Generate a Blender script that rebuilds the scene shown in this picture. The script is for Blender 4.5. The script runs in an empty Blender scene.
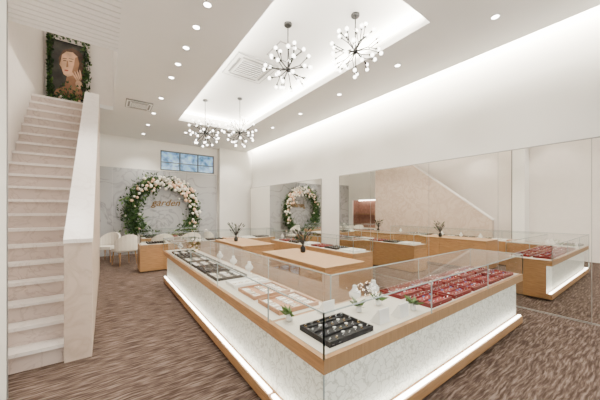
import bpy, math, random
from mathutils import Vector, Matrix
random.seed(7)
R=random.random
def U(a,b): return a+(b-a)*random.random()
sc=bpy.context.scene
# ---------------------------------------------------------------- materials
def nt(name):
    m=bpy.data.materials.new(name); m.use_nodes=True
    n=m.node_tree; return m,n,n.nodes['Principled BSDF']
def pm(name,col,rough=.5,metal=0,var=.06,scale=8,stretch=(1,1,1),bump=0,emis=0,ecol=None):
    m,n,b=nt(name)
    tc=n.nodes.new('ShaderNodeTexCoord'); mp=n.nodes.new('ShaderNodeMapping'); mp.inputs['Scale'].default_value=stretch
    no=n.nodes.new('ShaderNodeTexNoise'); no.inputs['Scale'].default_value=scale; no.inputs['Detail'].default_value=4
    n.links.new(tc.outputs['Object'],mp.inputs[0]); n.links.new(mp.outputs[0],no.inputs['Vector'])
    cr=n.nodes.new('ShaderNodeValToRGB')
    cr.color_ramp.elements[0].position=.3; cr.color_ramp.elements[1].position=.7
    cr.color_ramp.elements[0].color=(*[max(0,c*(1-var)) for c in col],1)
    cr.color_ramp.elements[1].color=(*[min(1,c*(1+var)) for c in col],1)
    n.links.new(no.outputs['Fac'],cr.inputs[0]); n.links.new(cr.outputs[0],b.inputs['Base Color'])
    b.inputs['Roughness'].default_value=rough; b.inputs['Metallic'].default_value=metal
    if bump:
        bp=n.nodes.new('ShaderNodeBump'); bp.inputs['Strength'].default_value=bump; bp.inputs['Distance'].default_value=.01
        n.links.new(no.outputs['Fac'],bp.inputs['Height']); n.links.new(bp.outputs[0],b.inputs['Normal'])
    if emis:
        b.inputs['Emission Color'].default_value=(*(ecol or col),1); b.inputs['Emission Strength'].default_value=emis
    return m
M={}
M['wall']=pm('wall_paint',(.86,.835,.775),.7,var=.01,scale=3)
M['ceil']=pm('ceiling_paint',(.82,.81,.78),.7,var=.01,scale=3)
M['slat']=pm('slat_white',(.82,.81,.79),.5,var=.02)
M['gap']=pm('slat_gap',(.25,.24,.23),.8)
M['wood']=pm('oak_wood',(.37,.20,.085),.45,var=.2,scale=6,stretch=(1.2,1.2,14))
M['woodtop']=pm('oak_top',(.31,.18,.08),.6,var=.14,scale=5,stretch=(12,1.2,1))
M['toe']=pm('toe_kick',(.05,.035,.025),.6)
M['cream']=pm('case_deck',(.62,.57,.49),.5,var=.03)
M['white']=pm('white_lacquer',(.86,.85,.82),.35,var=.01)
M['black']=pm('black_metal',(.012,.011,.010),.35,metal=.4)
M['dark']=pm('dark_trim',(.16,.155,.15),.4)
M['blackv']=pm('black_velvet',(.008,.008,.010),.8,var=.3)
M['greyv']=pm('grey_velvet',(.06,.055,.05),.8,var=.3)
M['red']=pm('red_velvet',(.17,.003,.005),.75,var=.2,scale=60)
M['redd']=pm('red_lacquer_rim',(.15,.003,.004),.4,var=.2)
M['silver']=pm('silver',(.85,.85,.87),.15,metal=1)
M['gold']=pm('gold',(.75,.52,.22),.25,metal=1)
M['goldp']=pm('gold_letter',(.20,.11,.03),.4,metal=.1)
M['tagblue']=pm('tag_blue',(.07,.20,.50),.6)
M['leaf']=pm('leaf_green',(.022,.060,.014),.5,var=.5,scale=3)
M['leaf2']=pm('leaf_light',(.09,.17,.035),.5,var=.4,scale=3)
M['fl_w']=pm('flower_white',(.86,.81,.70),.6,var=.08)
M['fl_p']=pm('flower_peach',(.78,.50,.33),.6,var=.15)
M['bulb']=pm('bulb_glow',(1,.96,.9),.3,emis=12,ecol=(1,.95,.87))
M['led']=pm('led_strip',(1,.97,.92),.3,emis=22,ecol=(1,.955,.86))
M['disc']=pm('downlight_glow',(1,.97,.92),.3,emis=25,ecol=(1,.95,.86))
M['edge']=pm('glass_edge',(.36,.42,.40),.2,var=.02)
M['grille']=pm('grille_grey',(.24,.24,.23),.5)
M['winframe']=pm('window_frame',(.10,.12,.14),.4)
M['paper']=pm('paper_card',(.84,.82,.78),.6,var=.05)
M['tan']=pm('tan_tray',(.42,.22,.12),.6,var=.1)
M['skin']=pm('portrait_skin',(.34,.16,.08),.6,var=.35,scale=5)
M['skin2']=pm('portrait_skin_light',(.68,.40,.24),.6,var=.3,scale=5)
M['hair']=pm('portrait_hair',(.09,.04,.018),.6,var=.5)
M['lips']=pm('portrait_lips',(.40,.06,.045),.5)
M['canvas']=pm('portrait_dark',(.045,.04,.03),.6,var=.6,scale=4)
M['fabric']=pm('chair_fabric',(.78,.73,.64),.8,var=.04,scale=30,bump=.1)
M['pink']=pm('stairwell_paint',(.81,.74,.68),.7,var=.02)
M['niche']=pm('niche_rose',(.30,.15,.11),.6,var=.2)
M['trim']=pm('trim_metal',(.36,.34,.31),.35,metal=.3)

def marble(name,base,vein,scale,thr=(.47,.53),rough=.25):
    m,n,b=nt(name)
    tc=n.nodes.new('ShaderNodeTexCoord')
    n1=n.nodes.new('ShaderNodeTexNoise'); n1.inputs['Scale'].default_value=scale; n1.inputs['Detail'].default_value=8; n1.inputs['Distortion'].default_value=1.6
    n.links.new(tc.outputs['Object'],n1.inputs['Vector'])
    cr=n.nodes.new('ShaderNodeValToRGB'); e=cr.color_ramp.elements
    e[0].position=thr[0]; e[0].color=(*base,1); e[1].position=.5; e[1].color=(*vein,1)
    x=e.new(thr[1]); x.color=(*base,1)
    n2=n.nodes.new('ShaderNodeTexNoise'); n2.inputs['Scale'].default_value=scale*.5
    n.links.new(tc.outputs['Object'],n2.inputs['Vector'])
    mx=n.nodes.new('ShaderNodeMix'); mx.data_type='RGBA'; mx.inputs['A'].default_value=(*[c*.93 for c in base],1)
    n.links.new(n2.outputs['Fac'],mx.inputs['Factor']); n.links.new(n1.outputs['Fac'],cr.inputs[0]); n.links.new(cr.outputs[0],mx.inputs['B'])
    n.links.new(mx.outputs['Result'],b.inputs['Base Color']); b.inputs['Roughness'].default_value=rough
    return m
M['marble']=marble('marble_grey',(.46,.46,.455),(.14,.14,.145),1.0,(.46,.54))
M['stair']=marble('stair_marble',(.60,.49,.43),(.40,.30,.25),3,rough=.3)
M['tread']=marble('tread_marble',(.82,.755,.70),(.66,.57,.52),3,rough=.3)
M['parapet']=marble('parapet_travertine',(.58,.46,.37),(.42,.31,.23),2.2,(.42,.58),rough=.4)

# carpet
m,n,b=nt('carpet_bark')
tc=n.nodes.new('ShaderNodeTexCoord'); mp=n.nodes.new('ShaderNodeMapping'); mp.inputs['Scale'].default_value=(3.4,32,1)
wn=n.nodes.new('ShaderNodeTexNoise'); wn.inputs['Scale'].default_value=3.5
va=n.nodes.new('ShaderNodeVectorMath'); va.operation='SCALE'; va.inputs['Scale'].default_value=.06
vb=n.nodes.new('ShaderNodeVectorMath'); vb.operation='ADD'
n.links.new(tc.outputs['Object'],wn.inputs['Vector']); n.links.new(wn.outputs['Color'],va.inputs[0])
n.links.new(tc.outputs['Object'],vb.inputs[0]); n.links.new(va.outputs[0],vb.inputs[1]); n.links.new(vb.outputs[0],mp.inputs[0])
no=n.nodes.new('ShaderNodeTexNoise'); no.inputs['Scale'].default_value=1.5; no.inputs['Detail'].default_value=4; no.inputs['Roughness'].default_value=.6
n.links.new(mp.outputs[0],no.inputs['Vector'])
cr=n.nodes.new('ShaderNodeValToRGB'); e=cr.color_ramp.elements
e[0].position=.38; e[0].color=(.042,.026,.019,1); e[1].position=.65; e[1].color=(.185,.138,.112,1)
x=e.new(.51); x.color=(.086,.058,.045,1)
n.links.new(no.outputs['Fac'],cr.inputs[0]); n.links.new(cr.outputs[0],b.inputs['Base Color'])
b.inputs['Roughness'].default_value=1.0; b.inputs['Specular IOR Level'].default_value=.15
bp=n.nodes.new('ShaderNodeBump'); bp.inputs['Strength'].default_value=.3; bp.inputs['Distance'].default_value=.01
n.links.new(no.outputs['Fac'],bp.inputs['Height']); n.links.new(bp.outputs[0],b.inputs['Normal'])
M['carpet']=m

# lit crackle panel
m,n,b=nt('backlit_crackle_panel')
tc=n.nodes.new('ShaderNodeTexCoord'); vo=n.nodes.new('ShaderNodeTexVoronoi'); vo.feature='DISTANCE_TO_EDGE'; vo.inputs['Scale'].default_value=14
nn=n.nodes.new('ShaderNodeTexNoise'); nn.inputs['Scale'].default_value=7
va=n.nodes.new('ShaderNodeVectorMath'); va.operation='SCALE'; va.inputs['Scale'].default_value=.3
vb=n.nodes.new('ShaderNodeVectorMath'); vb.operation='ADD'
n.links.new(tc.outputs['Object'],nn.inputs['Vector']); n.links.new(nn.outputs['Color'],va.inputs[0]); n.links.new(tc.outputs['Object'],vb.inputs[0]); n.links.new(va.outputs[0],vb.inputs[1]); n.links.new(vb.outputs[0],vo.inputs['Vector'])
cr=n.nodes.new('ShaderNodeValToRGB'); e=cr.color_ramp.elements
e[0].position=0; e[0].color=(.48,.47,.38,1); e[1].position=.09; e[1].color=(.78,.77,.68,1)
n.links.new(vo.outputs['Distance'],cr.inputs[0]); n.links.new(cr.outputs[0],b.inputs['Base Color']); n.links.new(cr.outputs[0],b.inputs['Emission Color'])
b.inputs['Emission Strength'].default_value=.3; b.inputs['Roughness'].default_value=.5
M['panel']=m

def thin(name,tint,base):
    m=bpy.data.materials.new(name); m.use_nodes=True; n=m.node_tree; n.nodes.clear()
    o=n.nodes.new('ShaderNodeOutputMaterial'); t=n.nodes.new('ShaderNodeBsdfTransparent'); t.inputs[0].default_value=(*tint,1)
    g=n.nodes.new('ShaderNodeBsdfGlossy'); g.inputs['Roughness'].default_value=.01
    lw=n.nodes.new('ShaderNodeLayerWeight'); lw.inputs['Blend'].default_value=.5
    p=n.nodes.new('ShaderNodeMath'); p.operation='POWER'; p.inputs[1].default_value=5
    q=n.nodes.new('ShaderNodeMath'); q.operation='MULTIPLY_ADD'; q.inputs[1].default_value=.9; q.inputs[2].default_value=base
    mx=n.nodes.new('ShaderNodeMixShader')
    n.links.new(lw.outputs['Facing'],p.inputs[0]); n.links.new(p.outputs[0],q.inputs[0]); n.links.new(q.outputs[0],mx.inputs[0])
    n.links.new(t.outputs[0],mx.inputs[1]); n.links.new(g.outputs[0],mx.inputs[2]); n.links.new(mx.outputs[0],o.inputs[0])
    return m
M['glass']=thin('clear_glass',(.95,.97,.96),.035)
m,n,b=nt('mirror_silver'); b.inputs['Metallic'].default_value=1; b.inputs['Roughness'].default_value=.0; b.inputs['Base Color'].default_value=(.90,.885,.85,1)
M['mirror']=m
m,n,b=nt('window_daylight')
tc=n.nodes.new('ShaderNodeTexCoord'); no=n.nodes.new('ShaderNodeTexNoise'); no.inputs['Scale'].default_value=4
cr=n.nodes.new('ShaderNodeValToRGB'); e=cr.color_ramp.elements; e[0].position=.35; e[0].color=(.04,.14,.30,1); e[1].position=.65; e[1].color=(.35,.60,.85,1)
n.links.new(tc.outputs['Object'],no.inputs['Vector']); n.links.new(no.outputs['Fac'],cr.inputs[0]); n.links.new(cr.outputs[0],b.inputs['Emission Color']); n.links.new(cr.outputs[0],b.inputs['Base Color']); b.inputs['Emission Strength'].default_value=.8; b.inputs['Roughness'].default_value=.1
M['win']=m

# ---------------------------------------------------------------- mesh builder
class MB:
    def __init__(s): s.v=[];s.f=[];s.m=[];s.mats=[];s.sm=[]
    def mi(s,k):
        if k not in s.mats: s.mats.append(k)
        return s.mats.index(k)
    def add(s,vs,fs,k,sm=False):
        o=len(s.v); s.v+=[tuple(p) for p in vs]; i=s.mi(k) if isinstance(k,str) else None
        for q,f in enumerate(fs):
            s.f.append([o+a for a in f]); s.m.append(i if i is not None else s.mi(k[q])); s.sm.append(sm)
    def box(s,x0,x1,y0,y1,z0,z1,k):
        vs=[(x0,y0,z0),(x1,y0,z0),(x1,y1,z0),(x0,y1,z0),(x0,y0,z1),(x1,y0,z1),(x1,y1,z1),(x0,y1,z1)]
        s.add(vs,[(0,4,7,3),(1,2,6,5),(0,1,5,4),(2,3,7,6),(0,3,2,1),(4,5,6,7)],k)
    def quad(s,a,b_,c,d,k): s.add([a,b_,c,d],[(0,1,2,3)],k)
    def prismx(s,poly,x0,x1,k):
        n_=len(poly); vs=[(x0,y,z) for y,z in poly]+[(x1,y,z) for y,z in poly]
        fs=[tuple(range(n_)),tuple(range(2*n_-1,n_-1,-1))]+[(i,i+n_,(i+1)%n_+n_,(i+1)%n_) for i in range(n_)]
        s.add(vs,fs,k)
    def cyl(s,p0,p1,r0,r1,k,n_=10,sm=True):
        p0=Vector(p0);p1=Vector(p1); d=(p1-p0).normalized(); a=d.orthogonal().normalized(); b_=d.cross(a)
        vs=[]
        for p,r in((p0,r0),(p1,r1)):
            for i in range(n_):
                t=2*math.pi*i/n_; vs.append(p+a*math.cos(t)*r+b_*math.sin(t)*r)
        s.add(vs,[(i,(i+1)%n_,(i+1)%n_+n_,i+n_) for i in range(n_)],k,sm)
        s.add(vs,[tuple(range(n_-1,-1,-1)),tuple(range(n_,2*n_))],k,False)
    def lathe(s,c,prof,k,n_=16):
        vs=[];
        for r,z in prof:
            for i in range(n_):
                t=2*math.pi*i/n_; vs.append((c[0]+r*math.cos(t),c[1]+r*math.sin(t),c[2]+z))
        fs=[]
        for j in range(len(prof)-1):
            for i in range(n_):
                fs.append((j*n_+i,j*n_+(i+1)%n_,(j+1)*n_+(i+1)%n_,(j+1)*n_+i))
        s.add(vs,fs,k,True)
        s.add(vs,[tuple(range(n_-1,-1,-1)),tuple(range((len(prof)-1)*n_,len(prof)*n_))],k)
    def sph(s,c,r,k,n_=10,m_=6,sc_=(1,1,1)):
        vs=[(c[0],c[1],c[2]+r*sc_[2])]
        for j in range(1,m_):
            ph=math.pi*j/m_
            for i in range(n_):
                t=2*math.pi*i/n_; vs.append((c[0]+r*sc_[0]*math.sin(ph)*math.cos(t),c[1]+r*sc_[1]*math.sin(ph)*math.sin(t),c[2]+r*sc_[2]*math.cos(ph)))
        vs.append((c[0],c[1],c[2]-r*sc_[2])); L=len(vs)-1
        fs=[(0,1+i,1+(i+1)%n_) for i in range(n_)]
        for j in range(m_-2):
            a=1+j*n_
            fs+=[(a+i,a+n_+i,a+n_+(i+1)%n_,a+(i+1)%n_) for i in range(n_)]
        a=1+(m_-2)*n_
        fs+=[(a+(i+1)%n_,a+i,L) for i in range(n_)]
        s.add(vs,fs,k,True)
    def torus(s,c,R_,r,k,axis='z',n_=14,m_=6):
        vs=[]
        for i in range(n_):
            t=2*math.pi*i/n_
            for j in range(m_):
                p=2*math.pi*j/m_; rr=R_+r*math.cos(p); q=(rr*math.cos(t),rr*math.sin(t),r*math.sin(p))
                if axis=='y': q=(q[0],q[2],q[1])
                if axis=='x': q=(q[2],q[0],q[1])
                vs.append((c[0]+q[0],c[1]+q[1],c[2]+q[2]))
        fs=[(i*m_+j,((i+1)%n_)*m_+j,((i+1)%n_)*m_+(j+1)%m_,i*m_+(j+1)%m_) for i in range(n_) for j in range(m_)]
        s.add(vs,fs,k,True)
    def leaf(s,c,d,L,w,k):
        c=Vector(c); d=Vector(d).normalized(); a=d.orthogonal().normalized(); a=Matrix.Rotation(U(0,6.28),3,d)@a; nrm=d.cross(a)
        vs=[c,c+d*L*.35+a*w,c+d*L*.4+nrm*w*.3,c+d*L*.35-a*w,c+d*L]
        s.add(vs,[(0,1,2),(0,2,3),(2,1,4),(3,2,4)],k)
    def ell(s,cx,cz,rx,rz,y,k,rot=0,n_=24):
        vs=[]
        for i in range(n_):
            t=2*math.pi*i/n_; a,b_=rx*math.cos(t),rz*math.sin(t)
            vs.append((cx+a*math.cos(rot)-b_*math.sin(rot),y,cz+a*math.sin(rot)+b_*math.cos(rot)))
        s.add(vs,[tuple(range(n_))],k)
    def poly(s,pts,y,k): s.add([(p[0],y,p[1]) for p in pts],[tuple(range(len(pts)))],k)
    def build(s,name,bevel=0,parent=None):
        me=bpy.data.meshes.new(name); me.from_pydata(s.v,[],s.f); me.update()
        for k in s.mats: me.materials.append(M[k])
        me.polygons.foreach_set('material_index',s.m); me.polygons.foreach_set('use_smooth',s.sm)
        o=bpy.data.objects.new(name,me); sc.collection.objects.link(o)
        if bevel:
            bv=o.modifiers.new('bevel','BEVEL'); bv.width=bevel; bv.segments=2; bv.limit_method='ANGLE'
        if parent: o.parent=parent
        return o

XW=5.4; YB=11.4; YF=-2.5; CZ=4.2; XL=-1.15
# ---------------------------------------------------------------- room shell
b=MB(); b.box(XL-.1,XW+.1,YF-.1,YB+.1,-.1,0,'carpet'); b.build('floor')
cx0,cx1,cy0,cy1=1.72,3.69,1.97,8.4
ex=.22; CT=4.5
b=MB()
xr=5.15
b.box(.17,cx0,YF,YB,CZ,CZ+.1,'ceil'); b.box(cx1,xr,YF,YB,CZ,CZ+.1,'ceil')
b.box(cx0,cx1,YF,cy0,CZ,CZ+.1,'ceil'); b.box(cx0,cx1,cy1,YB,CZ,CZ+.1,'ceil')
b.box(cx0-ex,cx1+ex,cy0-ex,cy1+ex,CT,CT+.05,'ceil')
b.box(cx0-ex-.05,cx0-ex,cy0-ex,cy1+ex,CZ+.1,CT+.05,'ceil'); b.box(cx1+ex,cx1+ex+.05,cy0-ex,cy1+ex,CZ+.1,CT+.05,'ceil')
b.box(cx0-ex,cx1+ex,cy0-ex-.05,cy0-ex,CZ+.1,CT+.05,'ceil'); b.box(cx0-ex,cx1+ex,cy1+ex,cy1+ex+.05,CZ+.1,CT+.05,'ceil')
b.box(xr-.25,XW+.1,YF,YB,CT+.1,CT+.15,'ceil'); b.box(xr-.3,xr-.25,YF,YB,CZ+.1,CT+.15,'ceil')
b.box(XL,.17,8.6,YB,CZ,CZ+.1,'ceil'); b.box(XL-.1,.27,5.3,8.7,6.6,6.7,'ceil')
b.build('ceiling')
b=MB(); b.box(XL,.17,YF,5.4,CZ+.03,CZ+.1,'gap')
y=YF
while y<5.38:
    b.box(XL,.17,y,min(y+.102,5.4),CZ,CZ+.03,'slat'); y+=.12
b.build('trim_slat_soffit')
b=MB(); b.box(XW,XW+.1,YF,YB,0,CT+.15,'wall'); b.build('wall_right')
b=MB(); wx0,wx1,wz0,wz1=1.7,3.75,3.12,3.88
b.box(XL-.1,wx0,YB,YB+.12,0,CT,['wall']*6); b.box(wx1,XW,YB,YB+.12,0,CT,'wall'); b.box(wx0,wx1,YB,YB+.12,0,wz0,'wall'); b.box(wx0,wx1,YB,YB+.12,wz1,CT,'wall')
b.build('wall_back')
b=MB()
for x in (XL+.01,.2,1.42,2.64):
    b.box(x,(3.85 if x>2 else x+1.215)-.004 if x>0 else .196,YB-.03,YB-.002,0,3.08,'marble')
b.build('trim_marble_cladding')
b=MB(); b.box(3.9,5.38,YB-.28,YB-.002,0,CZ-.002,'wall'); b.build('wall_back_pier')
b=MB(); b.box(wx0,wx1,YB+.06,YB+.07,wz0,wz1,'win')
for x in (wx0,wx0+.68,wx0+1.37,wx1-.04): b.box(x,x+.04,YB-.01,YB+.06,wz0,wz1,'winframe')
b.box(wx0,wx1,YB-.01,YB+.06,wz0,wz0+.04,'winframe'); b.box(wx0,wx1,YB-.01,YB+.06,wz1-.04,wz1,'winframe')
b.box(wx0,wx1,YB,YB+.06,wz0+.3,wz0+.33,'winframe')
b.build('window_1')
b=MB()
b.box(XL-.1,XL,YF,8.9,0,6.7,'pink'); b.box(XL-.1,XL,11.1,YB,0,CZ+.1,'wall'); b.box(XL-.1,XL,8.9,11.1,0,.6,'wall'); b.box(XL-.1,XL,8.9,11.1,2.2,CZ+.1,'wall')
b.box(XL-.6,XL-.55,8.9,11.1,.6,2.2,'niche'); b.box(XL-.55,XL-.1,8.88,8.9,.6,2.2,'niche'); b.box(XL-.55,XL-.1,11.1,11.12,.6,2.2,'niche')
b.box(XL-.55,XL-.1,8.9,11.1,.58,.6,'woodtop'); b.box(XL-.55,XL-.1,8.9,11.1,2.2,2.22,'wall'); b.box(XL-.5,XL-.45,9.0,11.0,2.17,2.195,'led')
b.box(XL-.5,XL-.12,9.0,11.0,1.35,1.38,'woodtop')
b.build('wall_left')
b=MB(); b.box(XL,-.655,2.85,3.22,0,CZ,'wall'); b.box(-.657,-.652,3.19,3.222,0,CZ,'dark'); b.build('wall_left_pier')
b=MB(); b.box(.17,.27,5.3,8.7,CZ+.1,6.6,'wall'); b.box(XL,.17,5.3,5.4,CZ+.1,6.6,'pink'); b.box(XL,.17,8.6,8.7,CZ+.1,6.6,'pink')
b.build('wall_stairwell')
b=MB(); b.box(XL-.1,XW+.1,YF-.1,YF,3.6,CT+.15,'wall')
for x in (XL-.1,.4,2.0,3.6,XW+.02): b.box(x,x+.08,YF-.08,YF,0,3.6,'trim')
b.box(XL,XW,YF-.08,YF,0,.08,'trim'); b.box(XL,XW,YF-.08,YF,2.5,2.56,'trim')
b.quad((XL,YF-.04,.08),(XW,YF-.04,.08),(XW,YF-.04,3.6),(XL,YF-.04,3.6),'glass')
b.build('wall_front')
def mirror(y0,y1,seams,x=XW,tilt=0.0):
    b=MB()
    def bx(a0,a1,ya,yb,z0,z1,k):
        sa=tilt*(ya-y0); sb=tilt*(yb-y0)
        vs=[(a0-sa,ya,z0),(a1,ya,z0),(a1,yb,z0),(a0-sb,yb,z0),(a0-sa,ya,z1),(a1,ya,z1),(a1,yb,z1),(a0-sb,yb,z1)]
        b.add(vs,[(0,4,7,3),(1,2,6,5),(0,1,5,4),(2,3,7,6),(0,3,2,1),(4,5,6,7)],k)
    bx(x-.018,x-.002,y0,y1,.02,2.54,['mirror','trim','trim','trim','trim','trim'])
    bx(x-.022,x-.001,y0-.014,y0,.0,2.555,'trim'); bx(x-.022,x-.001,y1,y1+.014,.0,2.555,'trim'); bx(x-.022,x-.001,y0,y1,2.54,2.555,'trim'); bx(x-.022,x-.001,y0,y1,0,.02,'trim')
    for s_ in seams: bx(x-.0195,x-.018,s_-.003,s_+.003,.02,2.54,'trim')
    return b.build('wall_mirror')
mirror(-2.4,5.5,[.62,1.7,2.9,4.4]); mirror(6.3,10.8,[8.5],XW,.05)

# ---------------------------------------------------------------- staircase
Y0=3.67; rise=.19; run=.185; N=20; sx0,sx1=XL+.002,-.342
b=MB()
for i in range(N):
    ya=Y0+i*run; yb=Y0+(i+1)*run if i<N-1 else 8.59
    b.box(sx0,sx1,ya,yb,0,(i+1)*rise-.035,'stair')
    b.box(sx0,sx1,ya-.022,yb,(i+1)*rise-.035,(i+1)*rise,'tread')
b.build('staircase')
b=MB(); px0,px1=-.34,-.115
b.prismx([(3.62,0),(8.59,0),(8.59,4.02),(7.2,4.02),(3.62,1.22)],px0,px1,'parapet')
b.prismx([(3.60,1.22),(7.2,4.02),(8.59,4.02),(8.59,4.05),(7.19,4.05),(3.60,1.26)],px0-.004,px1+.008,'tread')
b.build('stair_parapet')

b=MB(); X0,X1,Z0,Z1=-1.04,-.42,4.30,5.60; yy=8.56
b.box(X0,X1,yy,8.598,Z0,Z1,'canvas')
f=.025
for q in ((X0-f,X0,Z0-f,Z1+f),(X1,X1+f,Z0-f,Z1+f),(X0,X1,Z0-f,Z0),(X0,X1,Z1,Z1+f)): b.box(q[0],q[1],yy-.02,8.598,q[2],q[3],'black')
b.poly([(-.88,4.95),(-.90,5.20),(-.82,5.42),(-.66,5.52),(-.50,5.48),(-.43,5.30),(-.43,4.85),(-.52,4.70),(-.60,4.95)],yy-.004,'hair')
b.poly([(-.74,4.86),(-.58,4.90),(-.50,4.60),(-.43,4.42),(-.43,4.31),(-1.0,4.31),(-.94,4.45),(-.80,4.55)],yy-.005,'skin')
b.poly([(-.86,5.14),(-.84,5.30),(-.76,5.40),(-.64,5.42),(-.55,5.34),(-.52,5.18),(-.55,5.00),(-.64,4.86),(-.74,4.80),(-.81,4.84),(-.835,4.93),(-.85,5.0),(-.885,5.05)],yy-.007,'skin2')
b.poly([(-.52,5.18),(-.55,5.34),(-.60,5.30),(-.62,5.12),(-.66,4.93),(-.64,4.86),(-.55,5.0)],yy-.009,'skin')
b.ell(-.79,5.17,.035,.011,yy-.010,'hair',.25); b.ell(-.68,5.19,.035,.011,yy-.010,'hair',.1)
b.ell(-.79,5.22,.045,.008,yy-.010,'hair',.3); b.ell(-.67,5.25,.05,.008,yy-.010,'hair',.1)
b.poly([(-.75,5.18),(-.73,5.18),(-.725,5.04),(-.765,5.02)],yy-.010,'skin'); b.ell(-.76,4.945,.04,.018,yy-.010,'lips',.15)
for i in range(4): b.ell(-.60+.035*i,4.83+.03*i,.016,.12,yy-.012,'skin2',.5-.12*i)
b.ell(-.52,4.66,.07,.10,yy-.011,'skin2',.2)
b.build('portrait_poster')
b=MB()
for i in range(1350):
    t=R()
    if t<.36: c=(max(XL+.09,-1.08+random.gauss(0,.04)),U(8.44,8.50),U(4.2,5.72))
    elif t<.56: c=(-.38+random.gauss(0,.045),U(8.44,8.50),U(4.2,5.72))
    elif t<.66: c=(U(-1.05,-.3),U(8.44,8.50),5.68+random.gauss(0,.04))
    else: c=(U(-1.05,-.46),U(8.40,8.50),4.0+abs(random.gauss(0,.22)))
    b.leaf(c,(U(-.5,.5),U(-1,-.1),U(-.4,1)),U(.06,.10),U(.018,.03),random.choice(['leaf','leaf','leaf','leaf2']))
for i in range(26): b.sph((U(-1.0,-.5),8.4,U(4.02,4.25)),.028,random.choice(['fl_w','fl_p']),8,5)
b.box(-1.05,-.44,8.36,8.54,3.803,3.95,'niche')
b.build('garland_foliage')

# ---------------------------------------------------------------- display cases
ZP,ZB,ZW,ZG=.12,.60,.69,.96
def case(x0,x1,y0,y1,sides,name='display_case',ncut=None):
    b=MB()
    b.box(x0+.03,x1-.03,y0+.03,y1-.03,0,.03,'toe'); b.box(x0,x1,y0,y1,.03,ZP,'wood')
    ins=.075; g=lambda s_:ins if sides[s_]=='lit' else 0
    km={'lit':'panel','wood':'wood','join':'wood'}
    b.box(x0+g('W'),x1-g('E'),y0+g('S'),y1-g('N'),ZP,ZB,[km[sides['W']],km[sides['E']],km[sides['S']],km[sides['N']],'wood','wood'])
    b.box(x0,x1,y0,y1,ZB,ZW,['wood','wood','woodtop','wood','cream','wood']); b.box(x0+.035,x1-.035,y0+(.035 if sides['S']!='join' else 0),y1-.035,ZW,ZW+.004,'cream')
    e=.004
    def vpost(x,y,z0=ZW,z1=ZG): b.box(x-e,x+e,y-e,y+e,z0,z1,'edge')
    defs={'W':((x0,y0),(x0,y1)),'E':((x1,y0),(x1,y1)),'S':((x0,y0),(x1,y0)),'N':((x0,y1),(x1,y1))}
    for k,(p,q) in defs.items():
        if sides[k]=='lit':
            b.quad((p[0],p[1],ZP),(q[0],q[1],ZP),(q[0],q[1],ZB),(p[0],p[1],ZB),'glass')
            sx=.015 if k=='W' else (-.045 if k=='E' else 0); sy=.015 if k=='S' else (-.045 if k=='N' else 0)
            if k in 'WE': b.box(p[0]+sx,p[0]+sx+.03,y0+.02,y1-.02,ZP,ZP+.012,'led')
            else: b.box(x0+.02,x1-.02,p[1]+sy,p[1]+sy+.03,ZP,ZP+.012,'led')
            if k=='S': vpost(x0,y0,ZP,ZB)
        if sides[k]!='join':
            pp=p
            if k=='N' and ncut: pp=(ncut,p[1])
            b.quad((pp[0],pp[1],ZW),(q[0],q[1],ZW),(q[0],q[1],ZG),(pp[0],pp[1],ZG),'glass')
            L=(Vector(q)-Vector(pp)).length; n_=max(1,round(L/1.25))
            for i in range(n_+1): 
                c=Vector(pp).lerp(Vector(q),i/n_); vpost(c[0],c[1])
            b.box(min(pp[0],q[0])-e,max(pp[0],q[0])+e,min(pp[1],q[1])-e,max(pp[1],q[1])+e,ZG-.004,ZG+.004,'edge')
    b.quad((x0,y0,ZG),(x1,y0,ZG),(x1,y1,ZG),(x0,y1,ZG),'glass')
    return b.build(name)
FX0,FX1,FY0,FY1=1.02,4.6,1.17,1.82
case(FX0,FX1,FY0,FY1,dict(W='lit',S='lit',E='wood',N='wood'),ncut=1.67)
case(FX0,1.67,FY1+.002,6.45,dict(W='lit',S='join',E='wood',N='wood'))
case(4.0,4.6,3.7,7.0,dict(W='wood',S='wood',E='wood',N='wood'))
case(.7,4.6,7.75,8.35,dict(W='wood',S='wood',E='wood',N='wood'))
case(.9,2.6,9.55,10.1,dict(W='wood',S='lit',E='wood',N='wood'))
def island(x0,x1,y0,y1,z):
    b=MB(); b.box(x0+.04,x1-.04,y0+.04,y1-.04,0,.08,'toe'); b.box(x0+.01,x1-.01,y0+.01,y1-.01,.08,z-.03,'wood'); b.box(x0,x1,y0,y1,z-.03,z,'woodtop')
    n_=3
    for i in range(n_):
        ya=y0+.03+i*(y1-y0-.06)/n_; yb=y0+.03+(i+1)*(y1-y0-.06)/n_-.012
        for xx,s_ in ((x0+.01,-1),(x1-.01,1)):
            a,c=(xx-.012,xx) if s_<0 else (xx,xx+.012)
            b.box(a,c,ya,yb,.11,z-.06,'wood'); b.box(a-(.02 if s_<0 else 0),c+(.02 if s_>0 else 0),(ya+yb)/2-.06,(ya+yb)/2+.06,z-.13,z-.12,'silver')
    b.build('storage_cabinet')
island(2.34,3.13,2.66,4.42,.80); island(2.34,3.13,5.3,7.0,.80)
def plantvase(x,y,z):
    b=MB(); b.lathe((x,y,z),[(.035,0),(.05,.02),(.05,.09),(.018,.12),(.018,.14)],'black')
    for i in range(34):
        t=U(0,6.28); q=U(.03,.17); h=U(.22,.42)
        p=(x+q*math.cos(t),y+q*math.sin(t),z+h); b.cyl((x,y,z+.13),p,.004,.003,'black',5)
        b.leaf(p,(math.cos(t)*.5,math.sin(t)*.5,.6),.09,.015,random.choice(['leaf','black']))
    b.build('potted_plant')
plantvase(2.9,3.9,.80); plantvase(2.62,6.3,.80)

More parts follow.
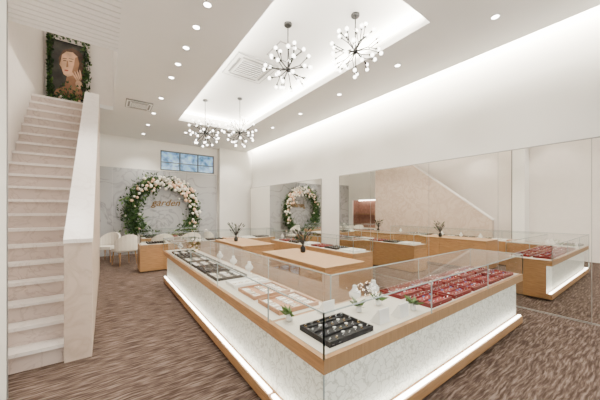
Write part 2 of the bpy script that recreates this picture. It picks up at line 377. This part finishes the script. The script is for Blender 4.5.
# ---------------------------------------------------------------- trays
ZT=ZW+.005
def tray(cx,cy,w,d,k,kind,rot=0,name='jewelry_tray'):
    b=MB(); x0,x1,y0,y1=-w/2,w/2,-d/2,d/2; t=.012; rk='redd' if k=='red' else k
    b.box(x0,x1,y0,y1,0,.012,k)
    b.box(x0,x0+t,y0,y1,.012,.036,rk); b.box(x1-t,x1,y0,y1,.012,.036,rk); b.box(x0+t,x1-t,y0,y0+t,.012,.036,rk); b.box(x0+t,x1-t,y1-t,y1,.012,.036,rk)
    if kind=='rings':
        nx,ny=max(3,int(w/.06)),max(3,int(d/.065))
        for j in range(ny):
            yy=y0+.03+(d-.06)*j/(ny-1); b.box(x0+.018,x1-.018,yy-.012,yy+.006,.012,.026,k)
            for i in range(nx):
                xx=x0+.03+(w-.06)*i/(nx-1); mt=random.choice(['silver','silver','gold'])
                b.torus((xx,yy,.032),.009,.002,mt,'y',10,5); b.sph((xx,yy,.043),.0045,'silver',6,4)
                if R()<.3: b.box(xx-.011,xx+.011,yy-.030,yy-.014,.013,.018,random.choice(['paper','paper','tagblue']) if k=='red' else 'paper')
    elif kind=='pairs':
        nx,ny=max(2,int(w/.11)),max(2,int(d/.12))
        for j in range(ny):
            for i in range(nx):
                xx=x0+.06+(w-.12)*i/(nx-1); yy=y0+.07+(d-.14)*j/(ny-1)
                b.box(xx-.034,xx+.034,yy-.042,yy+.042,.012,.024,random.choice(['paper','paper','cream'])); b.torus((xx-.01,yy,.028),.012,.002,'silver','z',10,5); b.torus((xx+.012,yy,.028),.010,.002,'gold','z',10,5)
    elif kind=='cards':
        for i in range(5):
            xx=x0+.05+(w-.1)*i/4; 
            b.box(xx-.03,xx+.03,y0+.05,y1-.05,.012,.016,'paper')
            b.torus((xx,0,.02),.022,.0022,'gold','z',16,5); b.sph((xx,-.03,.022),.006,'silver',6,4)
    o=b.build(name); o.location=(cx,cy,ZT); o.rotation_euler=(0,0,rot); return o
for i in range(5):
    tray(2.50+.43*i,1.345,.375,.25,'red','rings',0,'red_jewelry_tray'); tray(2.50+.43*i,1.645,.375,.25,'red','rings',0,'red_jewelry_tray')
tray(1.34,1.40,.42,.32,'blackv','rings')
tray(1.36,2.06,.42,.38,'tan','pairs'); tray(1.36,2.52,.42,.38,'tan','pairs')
tray(1.36,2.94,.42,.28,'paper','cards')
for i in range(6): tray(1.29,3.42+.46*i,.40,.40,['greyv','blackv','blackv'][i%3],['pairs','rings','pairs'][i%3])
for i in range(6): tray(4.3,4.0+.5*i,.38,.40,['paper','blackv','red'][i%3],['cards','rings','rings'][i%3])
for i in range(7): tray(1.1+.52*i,8.05,.44,.36,['blackv','tan','paper'][i%3],['rings','pairs','cards'][i%3])
for i in range(3): tray(1.25+.5*i,9.82,.42,.34,['blackv','red','greyv'][i],['rings','rings','cards'][i])
def bust(x,y):
    b=MB(); b.lathe((0,0,0),[(.04,0),(.04,.008),(.012,.015),(.012,.04),(.05,.07),(.055,.10),(.022,.14),(.02,.17)],'white',14); b.torus((0,-.01,.115),.038,.003,'silver','z',16,5)
    o=b.build('necklace_bust'); o.location=(x,y,ZT)
for x,y in ((1.32,6.23),(1.86,1.70),(2.15,1.72),(1.58,3.35),(1.58,3.9),(1.58,4.5),(4.3,6.82)): bust(x,y)
def sprig(x,y,n_=16):
    b=MB(); b.lathe((0,0,0),[(.02,0),(.028,.01),(.026,.04),(.014,.055)],'white',12)
    for i in range(n_):
        t=U(0,6.28); b.leaf((0,0,.05),(math.cos(t),math.sin(t),U(.1,1.2)),U(.07,.11),.018,'leaf2' if R()<.7 else 'leaf')
    o=b.build('leaf_sprig_vase'); o.location=(x,y,ZT)
for p in ((1.74,1.55),(2.15,1.30),(2.0,1.55),(1.16,1.74)): sprig(*p)
def card(x,y,r=0):
    b=MB(); b.prismx([(-.05,0),(.05,0),(.03,.02),(-.035,.11),(-.045,.11)],-.06,.06,'paper'); o=b.build('price_card_stand'); o.location=(x,y,ZT); o.rotation_euler=(0,0,r)
for p in ((1.72,1.32),(1.95,1.30),(1.50,1.70)): card(*p)

# ---------------------------------------------------------------- wreath, sign, chairs
b=MB(); wcx,wcy,wcz,wr=1.80,11.15,1.55,1.08
b.torus((wcx,wcy,wcz),wr,.02,'black','y',48,6)
for s_ in (-.5,.5): b.cyl((wcx+s_,wcy,0),(wcx+s_,wcy,wcz-math.sqrt(wr*wr-.25)),.02,.02,'black'); b.box(wcx+s_-.15,wcx+s_+.15,wcy-.12,wcy+.12,0,.02,'black')
for i in range(4600):
    t=U(0,2*math.pi); th=math.degrees(t)
    w=.25 if 100<th<260 else (.19 if 280<th<350 else .14)
    if 225<th<315 and R()<.45: continue
    rr=wr+random.gauss(0,w*.6); c=(wcx+rr*math.cos(t),wcy+U(-.12,.08),wcz+rr*math.sin(t))
    b.leaf(c,(U(-1,1),U(-1,.2),U(-1,1)),U(.09,.17),U(.02,.04),'leaf' if R()<.75 else 'leaf2')
for i in range(150):
    t=random.gauss(math.radians(62),.58); rr=wr+random.gauss(.02,.13)
    b.sph((wcx+rr*math.cos(t),wcy-U(.10,.2),wcz+rr*math.sin(t)),U(.03,.07),'fl_w' if R()<.62 else 'fl_p',7,5)
for i in range(30):
    t=U(0,6.28); rr=wr+random.gauss(0,.1); b.sph((wcx+rr*math.cos(t),wcy-U(.08,.17),wcz+rr*math.sin(t)),U(.03,.05),random.choice(['fl_w','fl_p']),7,5)
b.build('floral_wreath_arch')
cu=bpy.data.curves.new('garden_sign','FONT'); cu.body='garden'; cu.size=.36; cu.extrude=.012; cu.offset=.004; cu.shear=.35; cu.align_x='CENTER'; cu.materials.append(M['goldp'])
o=bpy.data.objects.new('wall_lettering_sign',cu); o.location=(wcx+.08,YB-.045,1.75); o.rotation_euler=(math.pi/2,0,0); sc.collection.objects.link(o)

def chair(x,y,r):
    b=MB()
    b.box(-.24,.24,-.23,.23,.38,.47,'fabric')
    n_=10; pts=[]
    for i in range(n_+1):
        t=math.pi*(i/n_); pts.append((.27*math.cos(t),.08+.2*math.sin(t)))
    for i in range(n_):
        (a,c),(d,e)=pts[i],pts[i+1]; k_=1.16
        h1=.68+.2*math.sin(math.pi*i/n_); h2=.68+.2*math.sin(math.pi*(i+1)/n_)
        v=[(a,c,.42),(d,e,.42),(d*k_,e*k_+.0,.42),(a*k_,c*k_,.42),(a,c,h1),(d,e,h2),(d*k_,e*k_,h2),(a*k_,c*k_,h1)]
        b.add(v,[(0,4,5,1),(1,5,6,2),(2,6,7,3),(3,7,4,0),(4,7,6,5),(0,1,2,3)],'fabric')
    for sx in(-.2,.2):
        for sy in(-.18,.2): b.cyl((sx,sy,.38),(sx*1.15,sy*1.15,0),.018,.012,'wood',8)
    o=b.build('upholstered_chair',bevel=.015); o.location=(x,y,0); o.rotation_euler=(0,0,r)
chair(.45,9.3,.4+math.pi); chair(.05,10.2,-.6); chair(3.3,10.1,math.pi/2); chair(1.4,9.05,math.pi); chair(2.2,9.05,math.pi)

# ---------------------------------------------------------------- ceiling fixtures
def chandelier(x,y,z,n_,rad):
    b=MB(); rnd=random.Random(int(x*100+y*10))
    b.lathe((x,y,CT-.03),[(.06,0),(.065,.01),(.065,.03)],'black'); b.cyl((x,y,CT-.03),(x,y,z),.009,.009,'black',8)
    b.sph((x,y,z),.04,'black',12,8)
    ga=math.pi*(3-math.sqrt(5))
    for i in range(n_):
        h=1-2*(i+.5)/n_; r_=math.sqrt(1-h*h); t=ga*i
        d=Vector((r_*math.cos(t),r_*math.sin(t),h*.85+.02)); c=Vector((x,y,z)); L=rad*rnd.uniform(.8,1)
        mid=c+d*L*.55; b.cyl(c,mid,.009,.008,'black',6); 
        a=d.orthogonal().normalized(); a=Matrix.Rotation(rnd.uniform(0,6.28),3,d)@a
        for s_ in (-1,1):
            e=c+d*L+a*s_*.075; b.cyl(mid,e,.007,.007,'black',6); q=(e-mid).normalized(); b.cyl(e-q*.03,e,.014,.014,'black',8); b.sph(e+q*.02,.027,'bulb',10,6)
    b.build('starburst_chandelier')
chandelier(2.33,3.53,3.78,18,.38); chandelier(3.04,2.77,3.95,18,.38); chandelier(2.15,7.25,3.62,18,.42); chandelier(2.85,6.6,3.6,18,.42)

def spot(x,y,z=CZ,en=70,ang=110,lamp=True):
    b=MB(); b.torus((x,y,z-.003),.05,.007,'white','z',20,6); b.cyl((x,y,z-.006),(x,y,z-.001),.044,.044,'disc',18)
    b.build('recessed_downlight')
    if lamp:
        l=bpy.data.lights.new('downlight_lamp','SPOT'); l.energy=en*2.1; l.spot_size=math.radians(ang); l.spot_blend=.7; l.shadow_soft_size=.045; l.color=(1,.955,.87)
        o=bpy.data.objects.new('downlight_lamp',l); o.location=(x,y,z-.02); sc.collection.objects.link(o)
for i,y in enumerate((1.2,2.3,3.48,4.0,4.6,5.2,5.8,7.0,8.2,9.4,10.6)): spot(1.06,y,en=80,lamp=(i in(0,1,2,4,6,7,8,9,10)))
for y in (1.39,2.9,4.4,5.9,7.4,8.9,10.4): spot(4.3,y,en=80)
for x in (2.2,3.2): spot(x,9.6,en=80)
spot(-.45,4.35,en=60); spot(-.45,2.2,en=60); spot(-.5,.5,en=60)
spot(1.7,.8,en=80); spot(3.0,.8,en=80)
def area(x,y,z,sx,sy,rot,en,name,col=(1,.94,.82)):
    l=bpy.data.lights.new(name,'AREA'); l.shape='RECTANGLE'; l.size=sx; l.size_y=sy; l.energy=en; l.color=col
    o=bpy.data.objects.new(name,l); o.location=(x,y,z); o.rotation_euler=rot; sc.collection.objects.link(o)
L=cy1-cy0; ymid=(cy0+cy1)/2; xmid=(cx0+cx1)/2
area(cx0-.17,ymid,CZ+.14,.05,L,(0,math.radians(-120),0),300,'cove_led_lamp')
area(cx1+.17,ymid,CZ+.14,.05,L,(0,math.radians(120),0),300,'cove_led_lamp')
area(xmid,cy0-.17,CZ+.14,2.0,.05,(math.radians(120),0,0),90,'cove_led_lamp')
area(xmid,cy1+.17,CZ+.14,2.0,.05,(math.radians(-120),0,0),90,'cove_led_lamp')
area(5.12,(YF+YB)/2,CZ+.22,.05,13.4,(0,math.radians(-65),0),760,'cove_led_lamp')
b=MB(); b.box(-.9,-.2,6.6,7.2,6.56,6.598,'white'); b.box(-.86,-.24,6.64,7.16,6.55,6.56,'disc'); b.build('added_stairwell_light')  # added glowing panel, out of view, to brighten the stair void
def cassette(x,y,z,s_):
    b=MB(); h=s_/2
    b.box(x-h,x+h,y-h,y+h,z-.03,z-.001,'white'); b.box(x-h*.6,x+h*.6,y-h*.6,y+h*.6,z-.036,z-.03,'grille')
    for i in range(7):
        yy=y-h*.52+h*1.04*i/6; b.box(x-h*.58,x+h*.58,yy-.006,yy+.006,z-.045,z-.036,'white')
    for a in (-1,1):
        b.box(x-h*.7,x+h*.7,y+a*h*.8-.02,y+a*h*.8+.02,z-.034,z-.03,'grille'); b.box(x+a*h*.8-.02,x+a*h*.8+.02,y-h*.7,y+h*.7,z-.034,z-.03,'grille')
        b.box(x-h,x+h,y+a*(h+.006)-.006,y+a*(h+.006)+.006,z-.032,z-.001,'grille'); b.box(x+a*(h+.006)-.006,x+a*(h+.006)+.006,y-h,y+h,z-.032,z-.001,'grille')
    b.build('air_conditioner_cassette')
cassette(2.42,5.1,CT,.85); cassette(.68,7.75,CZ,.54)
b=MB(); 
for q in ((2.45,2.47,3.95,4.45),(2.93,2.95,3.95,4.45),(2.47,2.93,3.95,3.97),(2.47,2.93,4.43,4.45)): b.box(*q,CT-.008,CT-.001,'gap')
b.box(2.47,2.93,3.97,4.43,CT-.006,CT-.001,'white'); b.build('ceiling_access_panel')

# ---------------------------------------------------------------- world & camera
w=bpy.data.worlds.new('World'); sc.world=w; w.use_nodes=True
w.node_tree.nodes['Background'].inputs[0].default_value=(.99,.99,1,1); w.node_tree.nodes['Background'].inputs[1].default_value=2.9
cam=bpy.data.cameras.new('camera'); cam.sensor_width=36; cam.lens=268/600*36; cam.shift_y=11/600; cam.clip_start=.05
co=bpy.data.objects.new('camera',cam); co.location=(0,0,1.55); co.rotation_euler=(math.pi/2,0,math.radians(-36)); sc.collection.objects.link(co); sc.camera=co
